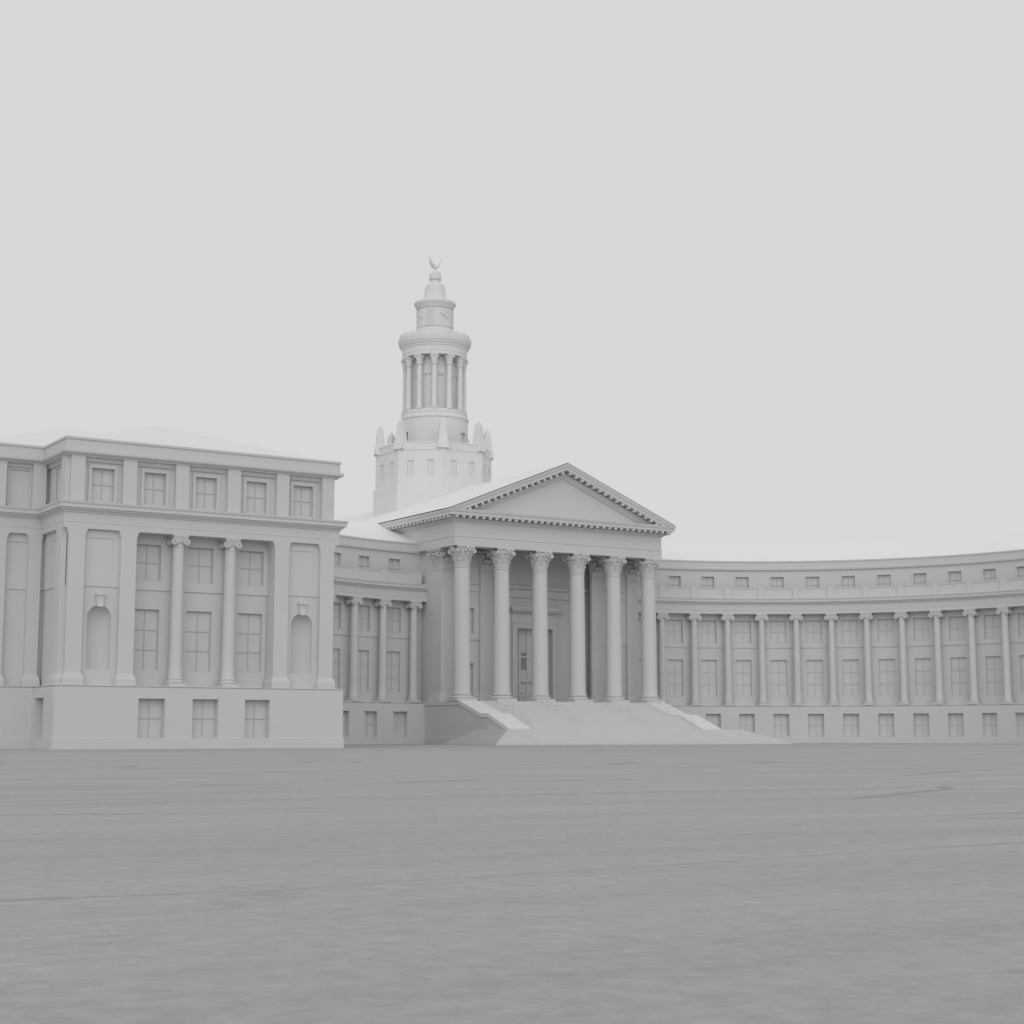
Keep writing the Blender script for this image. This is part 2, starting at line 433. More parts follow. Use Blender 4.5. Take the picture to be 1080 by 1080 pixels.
for (c, w), (a, b) in zip(NC, ((fa, -5.5), (5.5, fb))):
    nt = ns + w + .02
    wall(m, FR, a, b, 4.55, zM, DW, [(c - w, c + w, nb, nt, 0)])
    wall(m, FR, a, b, zM, ZS + .3, DW + .07, [(c - .9, c + .9, 12.68, 15.15, .05)])
    m.face([FR(a, DW, zM), FR(b, DW, zM), FR(b, DW + .07, zM), FR(a, DW + .07, zM)])
    m.face([FR(c - .9, DW + .02, 12.68), FR(c + .9, DW + .02, 12.68), FR(c + .9, DW + .02, 15.15), FR(c - .9, DW + .02, 15.15)])
    K = 28                                                # spandrels, barrel and half dome of the niche
    arc_ = [(c + w * cos(pi * k / K), ns + w * sin(pi * k / K)) for k in range(K + 1)]
    top = [(c + w * (1 - 2 * k / K), nt) for k in range(K + 1)]
    m.grid([[FR(u, DW, z) for u, z in arc_], [FR(u, DW, z) for u, z in top]])
    nm_ = MB()
    rows = [[FR(c + w * cos(pi * k / K), DW - .9 * w * sin(pi * k / K), z) for k in range(K + 1)] for z in (nb, ns)]
    nm_.grid(rows)
    nm_.grid([[FR(c + w * cos(p) * cos(pi * k / K), DW - .9 * w * cos(p) * sin(pi * k / K), ns + w * sin(p)) for k in range(K + 1)] for p in [pi / 2 * j / 8 for j in range(9)]])
    nm_.face([FR(c + w * cos(pi * k / K), DW - .9 * w * sin(pi * k / K), nb) for k in range(K + 1)])
    put(nm_, 'niche', STONE, pav, smooth=50)
# side return and recessed end walls with blank panels
def panel_wall(i, a0, b0, pan):
    Fi = seg(i); a, b = lim(i, DW)
    a = a if a0 is None else a0; b = b if b0 is None else b0
    wall(m, Fi, a, b, 4.55, zM, DW, [])
    a2, b2 = lim(i, DW + .07)
    wall(m, Fi, a2, b2, zM, ZS + .3, DW + .07, [(p - q_, p + q_, 12.68, 15.15, .06) for p, q_ in pan])
    m.face([Fi(a, DW, zM), Fi(b, DW, zM), Fi(b, DW + .07, zM), Fi(a, DW + .07, zM)])
    for p, q_ in pan: m.face([Fi(p - q_, DW + .01, 12.68), Fi(p + q_, DW + .01, 12.68), Fi(p + q_, DW + .01, 15.15), Fi(p - q_, DW + .01, 15.15)])
panel_wall(1, None, None, [(3.95, .62), (.9, .4)]); panel_wall(2, None, None, [(1.85, .75)])
wall(m, seg(0), *lim(0, DW), 4.55, ZS + .3, DW, []); wall(m, seg(4), *lim(4, DW), 4.55, ZS + .3, DW, [])
put(m, 'wall', STONE, pav, smooth=0)
for c, h in UW:
    window(FR, c - h, c + h, 5.74, 10.22, DL - .28, 2, 3, pav); window(FR, c - h, c + h, 12.35, 15.02, DL + .09 - .34, 2, 2, pav)
for c, w in NC:                                           # keystones
    k = MB(); zt, zb_ = 11.15, 10.18
    rows = []
    for z, hw, dd in ((zt, .36, .30), (zt - .14, .36, .30), (zt - .15, .30, .22), (zt - .5, .26, .17), (zt - .8, .22, .2), (zb_, .18, .30), (zb_ - .02, .16, .12)):
        rows.append([FR(c - hw, DW - .05, z), FR(c - hw, DW + dd, z), FR(c + hw, DW + dd, z), FR(c + hw, DW - .05, z)])
    k.grid(rows); k.face(rows[0]); k.face(rows[-1])
    put(k, 'keystone', STONE, pav, smooth=30)
# pilasters and columns
for u in (-9.92, -6.08, 6.08, 9.92): pilaster(FR, u, 1.17, DW - (.9 if abs(u) < 7 else 0), -.35, 4.55, ZS, pav)
pilaster(F2, YR - YF - 1.36, 1.17, DW, -.35, 4.55, ZS, pav)
F1 = seg(1)
pilaster(F1, 5.12, .95, DW, -.35, 4.55, ZS, pav); pilaster(F1, 2.42, 1.17, DW, -.35, 4.55, ZS, pav)
for u in (-2.07, 2.07): ionic(FR, u, -.92, 4.55, ZS, .485, pav, n=28, k=.96)
# entablature and cornice
m = MB()
sweep_path(m, PATH, [(-2.0, ZS), (-.35, ZS), (-.35, ZS + .42), (-.33, ZS + .43), (-.33, 16.85), (-.24, 16.90), (-.22, 17.02), (-.05, 17.06), (-.05, 17.16), (.10, 17.20), (.10, 17.42),
                      (.17, 17.52), (.19, 17.64), (-.30, 17.72), (-1.2, 17.74)], caps=False)
put(m, 'cornice', STONE, pav, smooth=0)
# attic storey
m = MB(); DA = -.92; ZA = 17.70
AW = [(-8.0, .84), (-4.05, .84), (-.02, .84), (4.07, .84), (8.0, .84)]
a, b = lim(3, DA); off = XC - X0
wall(m, FR, a - off, b - off, ZA, 21.1, DA, [(c - h, c + h, 17.93, 20.30, .3) for c, h in AW])
for c, h in AW:                                           # raised surrounds
    for q in ((c - h - .24, c - h, ZA, 20.30), (c + h, c + h + .24, ZA, 20.30), (c - h - .24, c + h + .24, 20.30, 20.56)):
        box(m, FR, q[0], q[1], DA - .02, DA + .09, q[2], q[3])
for i, pans in ((1, [(3.9, .75)]), (2, [(1.9, .85)])):
    Fi = seg(i); wall(m, Fi, *lim(i, DA), ZA, 21.1, DA, [(p - q_, p + q_, 17.95, 20.55, .06) for p, q_ in pans])
    for p, q_ in pans:
        m.face([Fi(p - q_, DA - .06, 17.95), Fi(p + q_, DA - .06, 17.95), Fi(p + q_, DA - .06, 20.55), Fi(p - q_, DA - .06, 20.55)])
        for qq in ((p - q_ - .14, p - q_, 17.9, 20.7), (p + q_, p + q_ + .14, 17.9, 20.7), (p - q_, p + q_, 20.55, 20.7)): box(m, Fi, qq[0], qq[1], DA - .02, DA + .05, qq[2], qq[3])
for i in (0, 4): wall(m, seg(i), *lim(i, DA), ZA, 21.1, DA, [])
sweep_path(m, PATH, [(DA - .1, 20.72), (DA + .16, 20.72), (DA + .16, 20.80), (DA + .22, 20.82), (DA + .22, 21.05)], caps=False)
put(m, 'attic_wall', STONE, pav, smooth=0)
for c, h in AW: window(FR, c - h, c + h, 17.93, 20.30, DA - .3, 2, 2, pav)
for u in (-9.98, -6.10, -2.05, 2.08, 6.12, 9.98):
    p = MB(); box(p, FR, u - .52, u + .52, DA, -.45, ZA, 21.02); put(p, 'attic_pilaster', STONE, pav, smooth=0)
for Fi, u in ((F2, YR - YF - 1.25), (F1, 5.3), (F1, 2.35)):
    p = MB(); box(p, Fi, u - .5, u + .5, DA, -.45, ZA, 21.02); put(p, 'attic_pilaster', STONE, pav, smooth=0)
m = MB()
sweep_path(m, PATH, [(-1.2, 21.02), (-.42, 21.02), (-.42, 21.10), (-.22, 21.16), (-.12, 21.26), (-.12, 21.46), (-.34, 21.50), (-.36, 22.18), (-.27, 22.22), (-.27, 22.38), (-.9, 22.42), (-1.6, 22.44)], caps=False)
put(m, 'parapet', STONE, pav, smooth=0)
# hipped roof
m = MB(); e = .8; z0 = 22.42
A = (X0 + e, YF + e, z0); B = (X1 - e, YF + e, z0); hw = (X1 - X0) / 2 - e; zr = z0 + .335 * hw
Ap = (XC, YF + e + hw, zr); Bk = (XC, YB + 6, zr)
m.face([A, B, Ap]); m.face([B, (X1 - e, YB + 6, z0), Bk, Ap]); m.face([A, Ap, Bk, (X0 + e, YB + 6, z0)])
hw2 = 9.0; zr2 = z0 + .36 * hw2; C = (XL + e, YR + e, z0)
m.face([C, (XC, YR + e, z0), (XC, YR + e + hw2, zr2), (XL + e + hw2, YR + e + hw2, zr2)])
m.face([C, (XL + e + hw2, YR + e + hw2, zr2), (XL + e, YR + e + 2 * hw2, z0)])
m.face([(XL + e, YR + e + 2 * hw2, z0), (XL + e + hw2, YR + e + hw2, zr2), (XC, YR + e + hw2, zr2), (XC, YR + e + 2 * hw2, z0)])
m.face([(X0 + e, YB + 6, z0), (X1 - e, YB + 6, z0), Bk])
put(m, 'roof', ROOF2, pav, smooth=0)
# back of the block
m = MB(); m.face([(XL, YB, 0), (X1, YB, 0), (X1, YB, 22.4), (XL, YB, 22.4)])
put(m, 'back_wall', STONE, pav, smooth=0)

# ================================================================== curved colonnade wings
CX, CY, RA, CE, TH0, DTH = 103.868, 124.627, 36.588, 11.4115, .0973, .1163
def curved(sgn, nb, tmax, label, cat='building'):
    cx = CX + sgn * CE
    root = empty('colonnade_wing', (cx + sgn * RA * sin(.5), CY + RA * cos(.5), 0), label, cat)
    F = arcf(cx, CY, RA, sgn); R = RA
    ua = R * (-.058); ub = R * tmax; st = 1.1
    us = lin(ua, ub, int((ub - ua) / st))
    cols = [R * (TH0 + DTH * k) for k in range(nb + 1)]
    mids = [(a + b) / 2 for a, b in zip(cols, cols[1:])]
    DP, DWl, DE = .55, -.9, .35
    hw = .955
    m = MB()
    sweep_u(m, F, [(DP + .07, 0), (DP + .07, .765), (DP, .78)], us)
    wall(m, F, ua, ub, .78, 4.40, DP, [(c - hw, c + hw, .79, 3.53, .55) for c in mids], st)
    sweep_u(m, F, [(DP, 4.40), (DP - .1, 4.41), (DP - .1, 4.48), (DP, 4.49), (DP - .03, 4.54), (DWl - .1, 4.55)], us)
    put(m, 'podium', STONE, root, smooth=0)
    m = MB(); hl = .96
    wall(m, F, ua, ub, 4.55, zM, DWl, [(c - hl, c + hl, 5.66, 10.15, .26) for c in mids], st)
    wall(m, F, ua, ub, zM, ZS + .1, DWl + .09, [(c - hl, c + hl, 12.2, 15.02, .34) for c in mids], st)
    sweep_u(m, F, [(DWl, zM), (DWl + .09, zM)], us)
    put(m, 'wall', STONE, root, smooth=0)
    m = MB()
    sweep_u(m, F, [(DWl - .1, ZS), (DE, ZS), (DE, ZS + .42), (DE + .02, ZS + .43), (DE + .02, 16.85), (DE + .10, 16.90), (DE + .12, 17.02), (DE + .28, 17.06), (DE + .28, 17.16), (DE + .42, 17.20), (DE + .42, 17.42),
                   (DE + .48, 17.52), (DE + .50, 17.64), (DE - .1, 17.72), (-1.3, 17.74)], us)
    put(m, 'cornice', STONE, root, smooth=30)
    # low parapet of piers and sunk panels
    m = MB(); pd = .12; pw = .40
    up0 = R * .072; ends = [up0] + cols + [ub]
    wall(m, F, up0, ub, 17.70, 18.98, pd, [(a + (pw if a > ua + 1 else .25), b - pw, 17.95, 18.86, .06) for a, b in zip(ends, ends[1:]) if b - a > 1.8], st)
    for a, b in zip(ends, ends[1:]):
        if b - a > 1.8:
            a2, b2 = a + (pw if a > ua + 1 else .25), b - pw
            uu = lin(a2, b2, 4); m.grid([[F(u, pd - .06, 17.95) for u in uu], [F(u, pd - .06, 18.86) for u in uu]])
    sweep_u(m, F, [(pd, 18.98), (pd - .3, 18.98), (pd - .3, 17.7)], [up0] + [u for u in us if u > up0])
    for c in cols: box(m, F, c - pw + .04, c + pw - .04, pd - .3, pd + .07, 17.72, 19.02)
    put(m, 'parapet', STONE, root, smooth=0)
    m = MB(); DAt = -.85; ha = .78
    wall(m, F, ua, ub, 17.6, 21.15, DAt, [(c - ha, c + ha, 18.35, 20.43, .3) for c in mids], st)
    for c in mids:
        for q in ((c - ha - .17, c - ha, 18.3, 20.43), (c + ha, c + ha + .17, 18.3, 20.43), (c - ha - .17, c + ha + .17, 20.43, 20.62)):
            box(m, F, q[0], q[1], DAt - .02, DAt + .07, q[2], q[3])
    sweep_u(m, F, [(DAt, 21.13), (DAt + .05, 21.14), (DAt + .05, 21.20), (DAt + .22, 21.27), (DAt + .25, 21.50), (DAt + .12, 21.56), (DAt + .12, 22.2), (DAt + .2, 22.26), (DAt + .2, 22.42), (DAt - .4, 22.46)], us)
    put(m, 'attic_wall', STONE, root, smooth=0)
    m = MB(); n_ = len(us)
    m.grid([[F(u, d, z) for u in us] for d, z in ((DAt - .2, 22.46), (-8.5, 25.45), (-17, 22.4), (-17, 0))])
    put(m, 'roof', ROOFM, root, smooth=30)
    for c in mids:
        window(F, c - hw, c + hw, .79, 3.53, DP - .55, 2, 2, root, mu=.07)
        window(F, c - hl, c + hl, 5.66, 10.15, DWl - .26, 2, 3, root, mu=.07)
        window(F, c - hl, c + hl, 12.2, 15.02, DWl + .09 - .34, 2, 2, root, mu=.07)
        window(F, c - ha, c + ha, 18.35, 20.43, DAt - .3, 2, 2, root, fr=.07, mu=.05)
    # one column, then copies of it and its pieces
    proto = None
    for c in cols:
        if proto is None:
            proto = ionic(F, c, 0, 4.55, ZS, .445, root, n=24, k=1.22); pc = c; continue
        # angle of the copy about the arc's centre
        da = -sgn * (c - pc) / R
        o = proto.copy(); COL.objects.link(o); o.parent = root
        cen = Vector((cx, CY, 0)) - root.location
        # children of an Empty without rotation: rotate about the arc centre
        from mathutils import Matrix
        M_ = Matrix.Translation(cen) @ Matrix.Rotation(da, 4, 'Z') @ Matrix.Translation(-cen)
        o.matrix_local = M_
        for ch in proto.children:
            q = ch.copy(); COL.objects.link(q); q.parent = o
    return root
curved(-1, 9, radians(87), 'short curved colonnade between the near corner block and the left side of the temple front')
curved(1, 12, radians(89), 'long curved colonnade sweeping away from the right side of the temple front')

# ================================================================== portico
por = empty('portico', (CX, 156, 0), 'temple front with six leafy-topped columns under a triangular gable', 'portico')
PD, PS = 154.42, 5.07
FP = line(CX, PD, 1, 0, 0, -1)          # u from the axis, d toward the steps
ZP, ZE = 4.63, 21.43
XH = 13.75
m = MB()
PP = [(CX - XH, 175), (CX - XH, 152.92), (CX + XH, 152.92), (CX + XH, 175)]
sweep_path(m, PP, [(.06, 0), (.06, .775), (0, .80), (0, 4.17), (.1, 4.2), (.1, ZP - .03), (.07, ZP), (-13.7, ZP)], caps=False)
put(m, 'podium', STONE, por, smooth=0)
for k in range(6): corinthian(FP, (k - 2.5) * PS, 0, ZP, ZE, .925, por)
# walls behind the columns
YO, YW_ = 157.9, 159.45
FO = line(CX, YO, 1, 0, 0, -1); FC = line(CX, YW_, 1, 0, 0, -1)
uo = 13.35; ui = 2.5 * PS - PS + .84    # 8.45
m = MB()
for s in (-1, 1):
    c = s * 2.0 * PS
    a, b = (-uo, -ui) if s < 0 else (ui, uo)
    wall(m, FO, a, b, ZP, 11.50, 0, [(c - 1.02, c + 1.02, ZP + .4, 8.85, .35)])
    wall(m, FO, a, b, 11.50, 22.2, .14, [(c - 1.02, c + 1.02, 12.22, 15.02, .42)])
    m.face([FO(a, 0, 11.5), FO(b, 0, 11.5), FO(b, .14, 11.5), FO(a, .14, 11.5)])
    box(m, FO, c - 1.15, c + 1.15, 0, .09, 8.95, 10.08)
    box(m, FO, a + .02, b - .02, .1, .24, 16.9, 17.1); box(m, FO, a + .02, b - .02, .1, .2, 17.1, 17.72); box(m, FO, a + .02, b - .02, .1, .38, 17.72, 17.9)
    u = s * ui                                           # reveal of the middle recess
    m.face([FO(u, .14, ZP), FO(u, .14, 22.2), FC(u, 0, 22.2), FC(u, 0, ZP)])
    box(m, FC, *( (-13.5, -13.0) if s < 0 else (13.0, 13.5)), -8, 0.3, 0, 22.2)
wall(m, FC, -ui, ui, ZP, 22.2, 0, [(-2.42, 2.42, ZP, 13.1, .75)])
for d1, a, b in ((.20, 16.62, 16.80), (.14, 16.80, 17.5), (.30, 17.5, 17.62), (.50, 17.62, 17.9)): box(m, FC, -ui + .01, ui - .01, -.02, d1, a, b)
put(m, 'rear_wall', STONE, por, smooth=0)
for s in (-1, 1):
    c = s * 2 * PS
    window(FO, c - 1.02, c + 1.02, ZP + .4, 8.85, -.35, 2, 3, por); window(FO, c - 1.02, c + 1.02, 12.22, 15.02, -.28, 2, 2, por)
# doorway
door = MB()
for a, b, z0, z1 in ((-3.1, -2.42, ZP, 13.1), (2.42, 3.1, ZP, 13.1), (-3.1, 3.1, 13.1, 13.8)): box(door, FC, a, b, -.02, .20, z0, z1)
for a, b, z0, z1 in ((-3.1, -2.95, ZP, 13.65), (2.95, 3.1, ZP, 13.65), (-3.1, 3.1, 13.65, 13.8)): box(door, FC, a, b, .202, .26, z0, z1)
box(door, FC, -3.12, 3.12, -.02, .16, 13.802, 14.85)
box(door, FC, -3.22, 3.22, -.02, .42, 14.852, 15.02); box(door, FC, -3.42, 3.42, -.02, .75, 15.022, 15.22); box(door, FC, -3.5, 3.5, -.02, .86, 15.222, 15.5)
dr = put(door, 'door', STONE, por, smooth=0)
lf = MB(); dl = -.75; bars_u = [-2.42, -1.62, -.55, .55, 1.62, 2.42]
for u in bars_u:
    w = .11 if abs(u) > 2 or abs(u) < 1 else .16
    a, b = max(-2.42, u - w), min(2.42, u + w)
    box(lf, FC, a, b, dl, dl + .16, ZP, 13.1)
for z, w, t in ((13.0, .1, .14), (10.85, .08, .12), (9.88, .1, .14), (10.4, .04, .1), (7.12, .14, .26), (5.85, .07, .12), (5.35, .05, .1), (4.75, .12, .14)):
    for a, b in zip(bars_u, bars_u[1:]):
        wa = .11 if abs(a) > 2 or abs(a) < 1 else .16; wb = .11 if abs(b) > 2 or abs(b) < 1 else .16
        box(lf, FC, a + wa, b - wb, dl, dl + t, z - w, z + w)
l1 = put(lf, 'door_frame', STONE, dr, smooth=0)
for a, b in zip(bars_u, bars_u[1:]):
    for z0, z1, M_ in ((ZP, 7.1, STONE), (7.1, 8.4, GLASS), (8.4, 10.45, DARKG if (-1.7 < a < -.6 or .5 < a < .6) else GLASS), (10.45, 13.1, GLASS)):
        p = MB(); p.face([FC(a, dl + .03, z0), FC(b, dl + .03, z0), FC(b, dl + .03, z1), FC(a, dl + .03, z1)]); put(p, 'door_panel', M_, dr, smooth=0)
# pilasters (antae) with leafy capitals
for u in (-2.5 * PS, -1.5 * PS, 1.5 * PS, 2.5 * PS):
    outer = abs(u) > 10
    m = MB(); w = .82
    d0 = -2.4 if outer else -.45
    FA = line(CX, 157.5, 1, 0, 0, -1)
    prof = [(.22, ZP), (.22, ZP + .3), (.2, ZP + .36), (.2, ZP + .5), (.1, ZP + .56), (.13, ZP + .68), (0, ZP + .8), (0, 19.1)]
    rows = [[FA(u - w - e, d0, z), FA(u - w - e, e, z), FA(u + w + e, e, z), FA(u + w + e, d0, z)] for e, z in prof]
    m.grid(rows)
    pl = put(m, 'pilaster', STONE, por, smooth=25)
    c = MB(); dm = -1.2 if outer else -.2
    z0_, z1_ = 19.1, ZE; H = z1_ - z0_
    rows = [[FA(u - w - e, d0, z), FA(u - w - e, e, z), FA(u + w + e, e, z), FA(u + w + e, d0, z)] for e, z in
            ((.05, z0_), (.05, z0_ + .1), (0, z0_ + .13), (.03, z0_ + .8), (.12, z0_ + 1.4), (.3, z0_ + 1.95), (.25, z0_ + 2.0))]
    c.grid(rows)
    rows = [[FA(u - w - e, d0, z), FA(u - w - e, e, z), FA(u + w + e, e, z), FA(u + w + e, d0, z)] for e, z in ((.42, z0_ + 2.02), (.42, z0_ + 2.15), (.55, z0_ + 2.18), (.55, z1_))]
    c.grid(rows); c.face(rows[0])
    def flat_leaves(Gx, W_):
        for i in range(3):
            x = (i - 1) * W_ * .62
            leaf(c, lambda a, b, z: Gx(x + b, a, z), 0, .05, .28, z0_ + .12, z0_ + 1.0, .5, .05, .14)
        for i in range(2):
            x = (i - .5) * W_ * .62
            leaf(c, lambda a, b, z: Gx(x + b, a, z), 0, .06, .42, z0_ + .3, z0_ + 1.6, .5, .05, .2)
        for s in (-1, 1):
            scroll(c, lambda a, b, z: Gx(s * W_ * 1.02 + b, a, z), 0, .4, z0_ + 1.72, .28, .26)
            scroll(c, lambda a, b, z: Gx(s * W_ * .25 + b, a, z), 0, .3, z0_ + 1.76, .18, .2)
    flat_leaves(lambda x, y, z: FA(u + x, y, z), w)
    if outer:
        sg = -1 if u < 0 else 1
        flat_leaves(lambda x, y, z: FA(u + sg * (w + y), -1.0 + x, z), .95)
    put(c, 'capital', STONE, pl, smooth=30)
# entablature, running back along the flanks
EH = 14.08; EY = 153.62
EP = [(CX - EH, 186), (CX - EH, EY), (CX + EH, EY), (CX + EH, 186)]
m = MB()
sweep_path(m, EP, [(-1.62, 21.75), (-1.62, ZE), (0, ZE), (0, 22.38), (.06, 22.42), (.06, 22.46), (-.02, 22.50), (-.02, 23.98), (.04, 24.0), (.10, 24.08), (.34, 24.22), (.50, 24.27), (.52, 24.34), (.22, 24.35), (.22, 24.62)], caps=False)
put(m, 'entablature', STONE, por, smooth=0)
m = MB()     # ceiling and cross beams
m.face([(CX - EH, EY + .5, 22.1), (CX + EH, EY + .5, 22.1), (CX + EH, 162, 22.1), (CX - EH, 162, 22.1)])
for k in range(6):
    u = (k - 2.5) * PS
    box(m, FP, u - .75, u + .75, -3.6, -.8, ZE + .05, 22.09)
box(m, FP, -13.0, 13.0, -5.0, -3.1, ZE + .07, 22.08)
put(m, 'ceiling', STONE, por, smooth=0)
# cornice: bracketed slab
PR = 1.22
m = MB()
sweep_path(m, EP, [(.22, 24.62), (PR - .14, 24.64), (PR - .12, 24.92), (PR - .06, 24.98), (PR, 25.14), (PR + .02, 25.28), (PR - .3, 25.34), (-.3, 25.44)], caps=False)
# horizontal brackets
sp = .845; nbk = 17
def bracket(mb, G, x, z0, z1, y0, y1, w=.17): box(mb, G, x - w, x + w, y0, y1, z0, z1)
for k in range(-nbk, nbk + 1): bracket(m, FP, k * sp, 24.37, 24.63, .9, .8 + PR - .16, .15)
FS = line(CX - EH, EY, 0, 1, -1, 0); FS2 = line(CX + EH, EY, 0, 1, 1, 0)
for k in range(0, 30):
    bracket(m, FS, -.28 + k * sp, 24.37, 24.63, .1, PR - .16, .15)
    bracket(m, FS2, -.28 + k * sp, 24.37, 24.63, .1, PR - .16, .15)
cor = put(m, 'cornice', STONE, por, smooth=0)
# pediment
sl = (31.45 - 25.28) / (EH + PR); ang = math.atan(sl)
m = MB()
Yt = EY + .02
m.face([(CX - EH, Yt, 25.3), (CX + EH, Yt, 25.3), (CX, Yt, 25.3 + EH * sl)])
put(m, 'tympanum', STONE, por, smooth=0)
m = MB()
# raking cornice: profile across (d outward, n measured down from the roof line)
rk = [(.02, 1.52), (.10, 1.50), (.14, 1.42), (.34, 1.16), (.48, 1.12), (.50, 1.03), (.2, 1.02), (.2, .72), (1.06, .70), (1.08, .42), (1.14, .36), (1.20, .14), (1.23, 0), (-.5, -.06)]
for s in (-1, 1):
    rows = []
    for d, n in rk:
        zz = n / cos(ang); ztop = 31.45 + .02
        # lower end trimmed where it meets the level cornice
        xl = min(EH + PR + .01, (ztop - zz - 25.32) / sl) if n > .02 else EH + PR + .01
        rows.append([(CX, EY - d, ztop - zz), (CX + s * xl, EY - d, ztop - zz - sl * xl)])
    m.grid(rows); m.face([r[1] for r in rows])
    L_ = (EH + PR) / cos(ang); t = .62
    while t < L_ - 1.5:
        x = t * cos(ang); zr_ = 31.47 - .70 / cos(ang) - sl * x
        ex = Vector((s * cos(ang), 0, -sin(ang))); ez = Vector((s * sin(ang), 0, cos(ang)))
        o = Vector((CX + s * x, EY, zr_))
        G = lambda a, b, c_, o=o, ex=ex, ez=ez: tuple(o + ex * a + Vector((0, -b, 0)) + ez * c_)
        box(m, G, -.15, .15, .15, 1.03, -.29, .01)
        t += sp * 1.04
put(m, 'raking_cornice', STONE, por, smooth=0)
# gabled roof
m = MB(); ez_ = 25.30; YBk = 226; w_ = EH + PR - .05
for s in (-1, 1):
    m.face([(CX, EY - 1.2, 31.55), (CX + s * w_, EY - 1.2, 31.55 - sl * w_), (CX + s * w_, YBk, 31.55 - sl * w_), (CX, YBk, 31.55)])
m.face([(CX - w_, YBk, 25.3), (CX + w_, YBk, 25.3), (CX, YBk, 31.55)])
put(m, 'roof', ROOFM, por, smooth=0)
m = MB(); box(m, line(CX, 0, 1, 0, 0, 1), -EH + .5, EH - .5, 167, 225, 0, 25.2, bottom=False); put(m, 'rear_hall', STONE, por, smooth=0)

# ================================================================== stairs
stairs = empty('entrance_stairs', (CX, 146, 0), 'broad stone steps between sloping side walls leading up to the temple front', 'stairs')
m = MB(); FG = line(CX, 0, 1, 0, 0, 1); K = 10; rz = .158; tr = .43
for k in range(K):
    box(m, FG, -19.1 + .42 * k, 19.1 - .42 * k, 137.0 + tr * k, 147.3 - .0 * k, rz * k, rz * (k + 1), bottom=False)
    # nosing shadow line
put(m, 'lower_flight', STEP, stairs, smooth=0)
m = MB(); zl = rz * K; hwi = 11.28
for k in range(10):
    box(m, FG, -hwi, hwi, 143.5 + .37 * k, 153.0, zl + .1525 * k, zl + .1525 * (k + 1), bottom=False)
for k in range(10):
    z = zl + 1.525
    box(m, FG, -hwi, hwi, 148.55 + .437 * k, 153.0, z + .1525 * k, z + .1525 * (k + 1) - (.02 if k == 9 else 0), bottom=False)
put(m, 'upper_flight', STEP, stairs, smooth=0)
def prism(mb, pts, x0, x1):
    mb.face([(x0, y, z) for y, z in pts]); mb.face([(x1, y, z) for y, z in pts])
    mb.grid([[(x0, y, z) for y, z in pts], [(x1, y, z) for y, z in pts]], cu=True)
for s in (-1, 1):
    a, b = sorted((CX + s * 13.75, CX + s * 11.3))
    m = MB()
    prism(m, [(143.15, 0), (143.15, 1.34), (147.2, 2.85), (148.5, 2.85), (152.91, 4.2), (152.91, 0)], a, b)
    side = put(m, 'side_wall', STONE, stairs, smooth=0)
    m = MB(); a, b = sorted((CX + s * 13.85, CX + s * 11.16))
    prism(m, [(142.9, 1.22), (142.9, 1.66), (147.15, 3.24), (148.45, 3.24), (152.81, 4.63), (152.81, 4.19), (148.5, 2.84), (147.2, 2.84)], a, b)
    put(m, 'coping', COPE, side, smooth=0)

# handrails
def tube(mb, pts, r, n=8):
    for p, q in zip(pts, pts[1:]):
        p = Vector(p); q = Vector(q); t = (q - p).normalized()
        a = t.cross(Vector((1, 0, .01))).normalized() if abs(t.x) < .9 else t.cross(Vector((0, 0, 1))).normalized(); b = t.cross(a)
        mb.grid([[tuple(c + (a * cos(2 * pi * k / n) + b * sin(2 * pi * k / n)) * r) for k in range(n)] for c in (p, q)], cu=True)
def stair_z(y):
    if y < 143.5: return zl
    if y < 147.2: return zl + (y - 143.5) / 3.7 * 1.525 + .1
    if y < 148.55: return zl + 1.525
    return min(ZP, zl + 1.525 + (y - 148.55) / 4.37 * 1.525 + .1)
RL = {-10.7: 'thin metal handrail beside the left sloping side wall of the steps', -4.3: 'thin metal handrail on the steps in front of the third column from the left',
      4.3: 'thin metal handrail on the steps between the fourth and fifth columns', 10.7: 'thin metal handrail beside the right sloping side wall of the steps'}
for u, lb in RL.items():
    h = empty('handrail', (CX + u, 148, zl), lb, 'handrail', 'handrails on the steps')
    ys = [143.7, 147.1, 148.5, 152.7, 153.0]
    m = MB(); tube(m, [(CX + u, y, stair_z(y) + .9) for y in ys], .02); put(m, 'rail', METAL, h)
    m = MB(); tube(m, [(CX + u, y, stair_z(y) + .5) for y in ys], .013); put(m, 'lower_rail', METAL, h)
    for y in (143.8, 145.4, 147.0, 148.6, 150.1, 151.5, 152.85):
        m = MB(); tube(m, [(CX + u, y, stair_z(y) - .25), (CX + u, y, stair_z(y) + .9)], .017); put(m, 'post', METAL, h)

# ================================================================== clock tower
TY = 183.1
tw = empty('clock_tower', (CX, TY, 29), 'round clock tower with a ring of columns on an octagonal base behind the gable', 'tower')
TR = radians(1.6)
def octa(r, z, n=8): return [(CX + r * sin(pi / 8 + k * pi / 4 + TR), TY - r * cos(pi / 8 + k * pi / 4 + TR), z) for k in range(8)]
RO = 7.55; ap = RO * cos(pi / 8); fw = 2 * RO * sin(pi / 8)
m = MB()
m.grid([octa(7.82, 24), octa(7.82, 31.9), octa(RO, 32.05)], cu=True)
for k in range(8):
    a = k * pi / 4 + TR; Fk = line(CX + ap * sin(a), TY - ap * cos(a), cos(a), sin(a), sin(a), -cos(a))
    wall(m, Fk, -fw / 2, fw / 2, 32.05, 36.35, 0, [(c - .40, c + .40, 33.0, 35.08, .18) for c in (-1.3, 1.3)])
m.grid([octa(RO, 36.35), octa(RO + .1, 36.38), octa(RO + .1, 36.5), octa(RO - .02, 36.52), octa(3, 36.55)], cu=True)
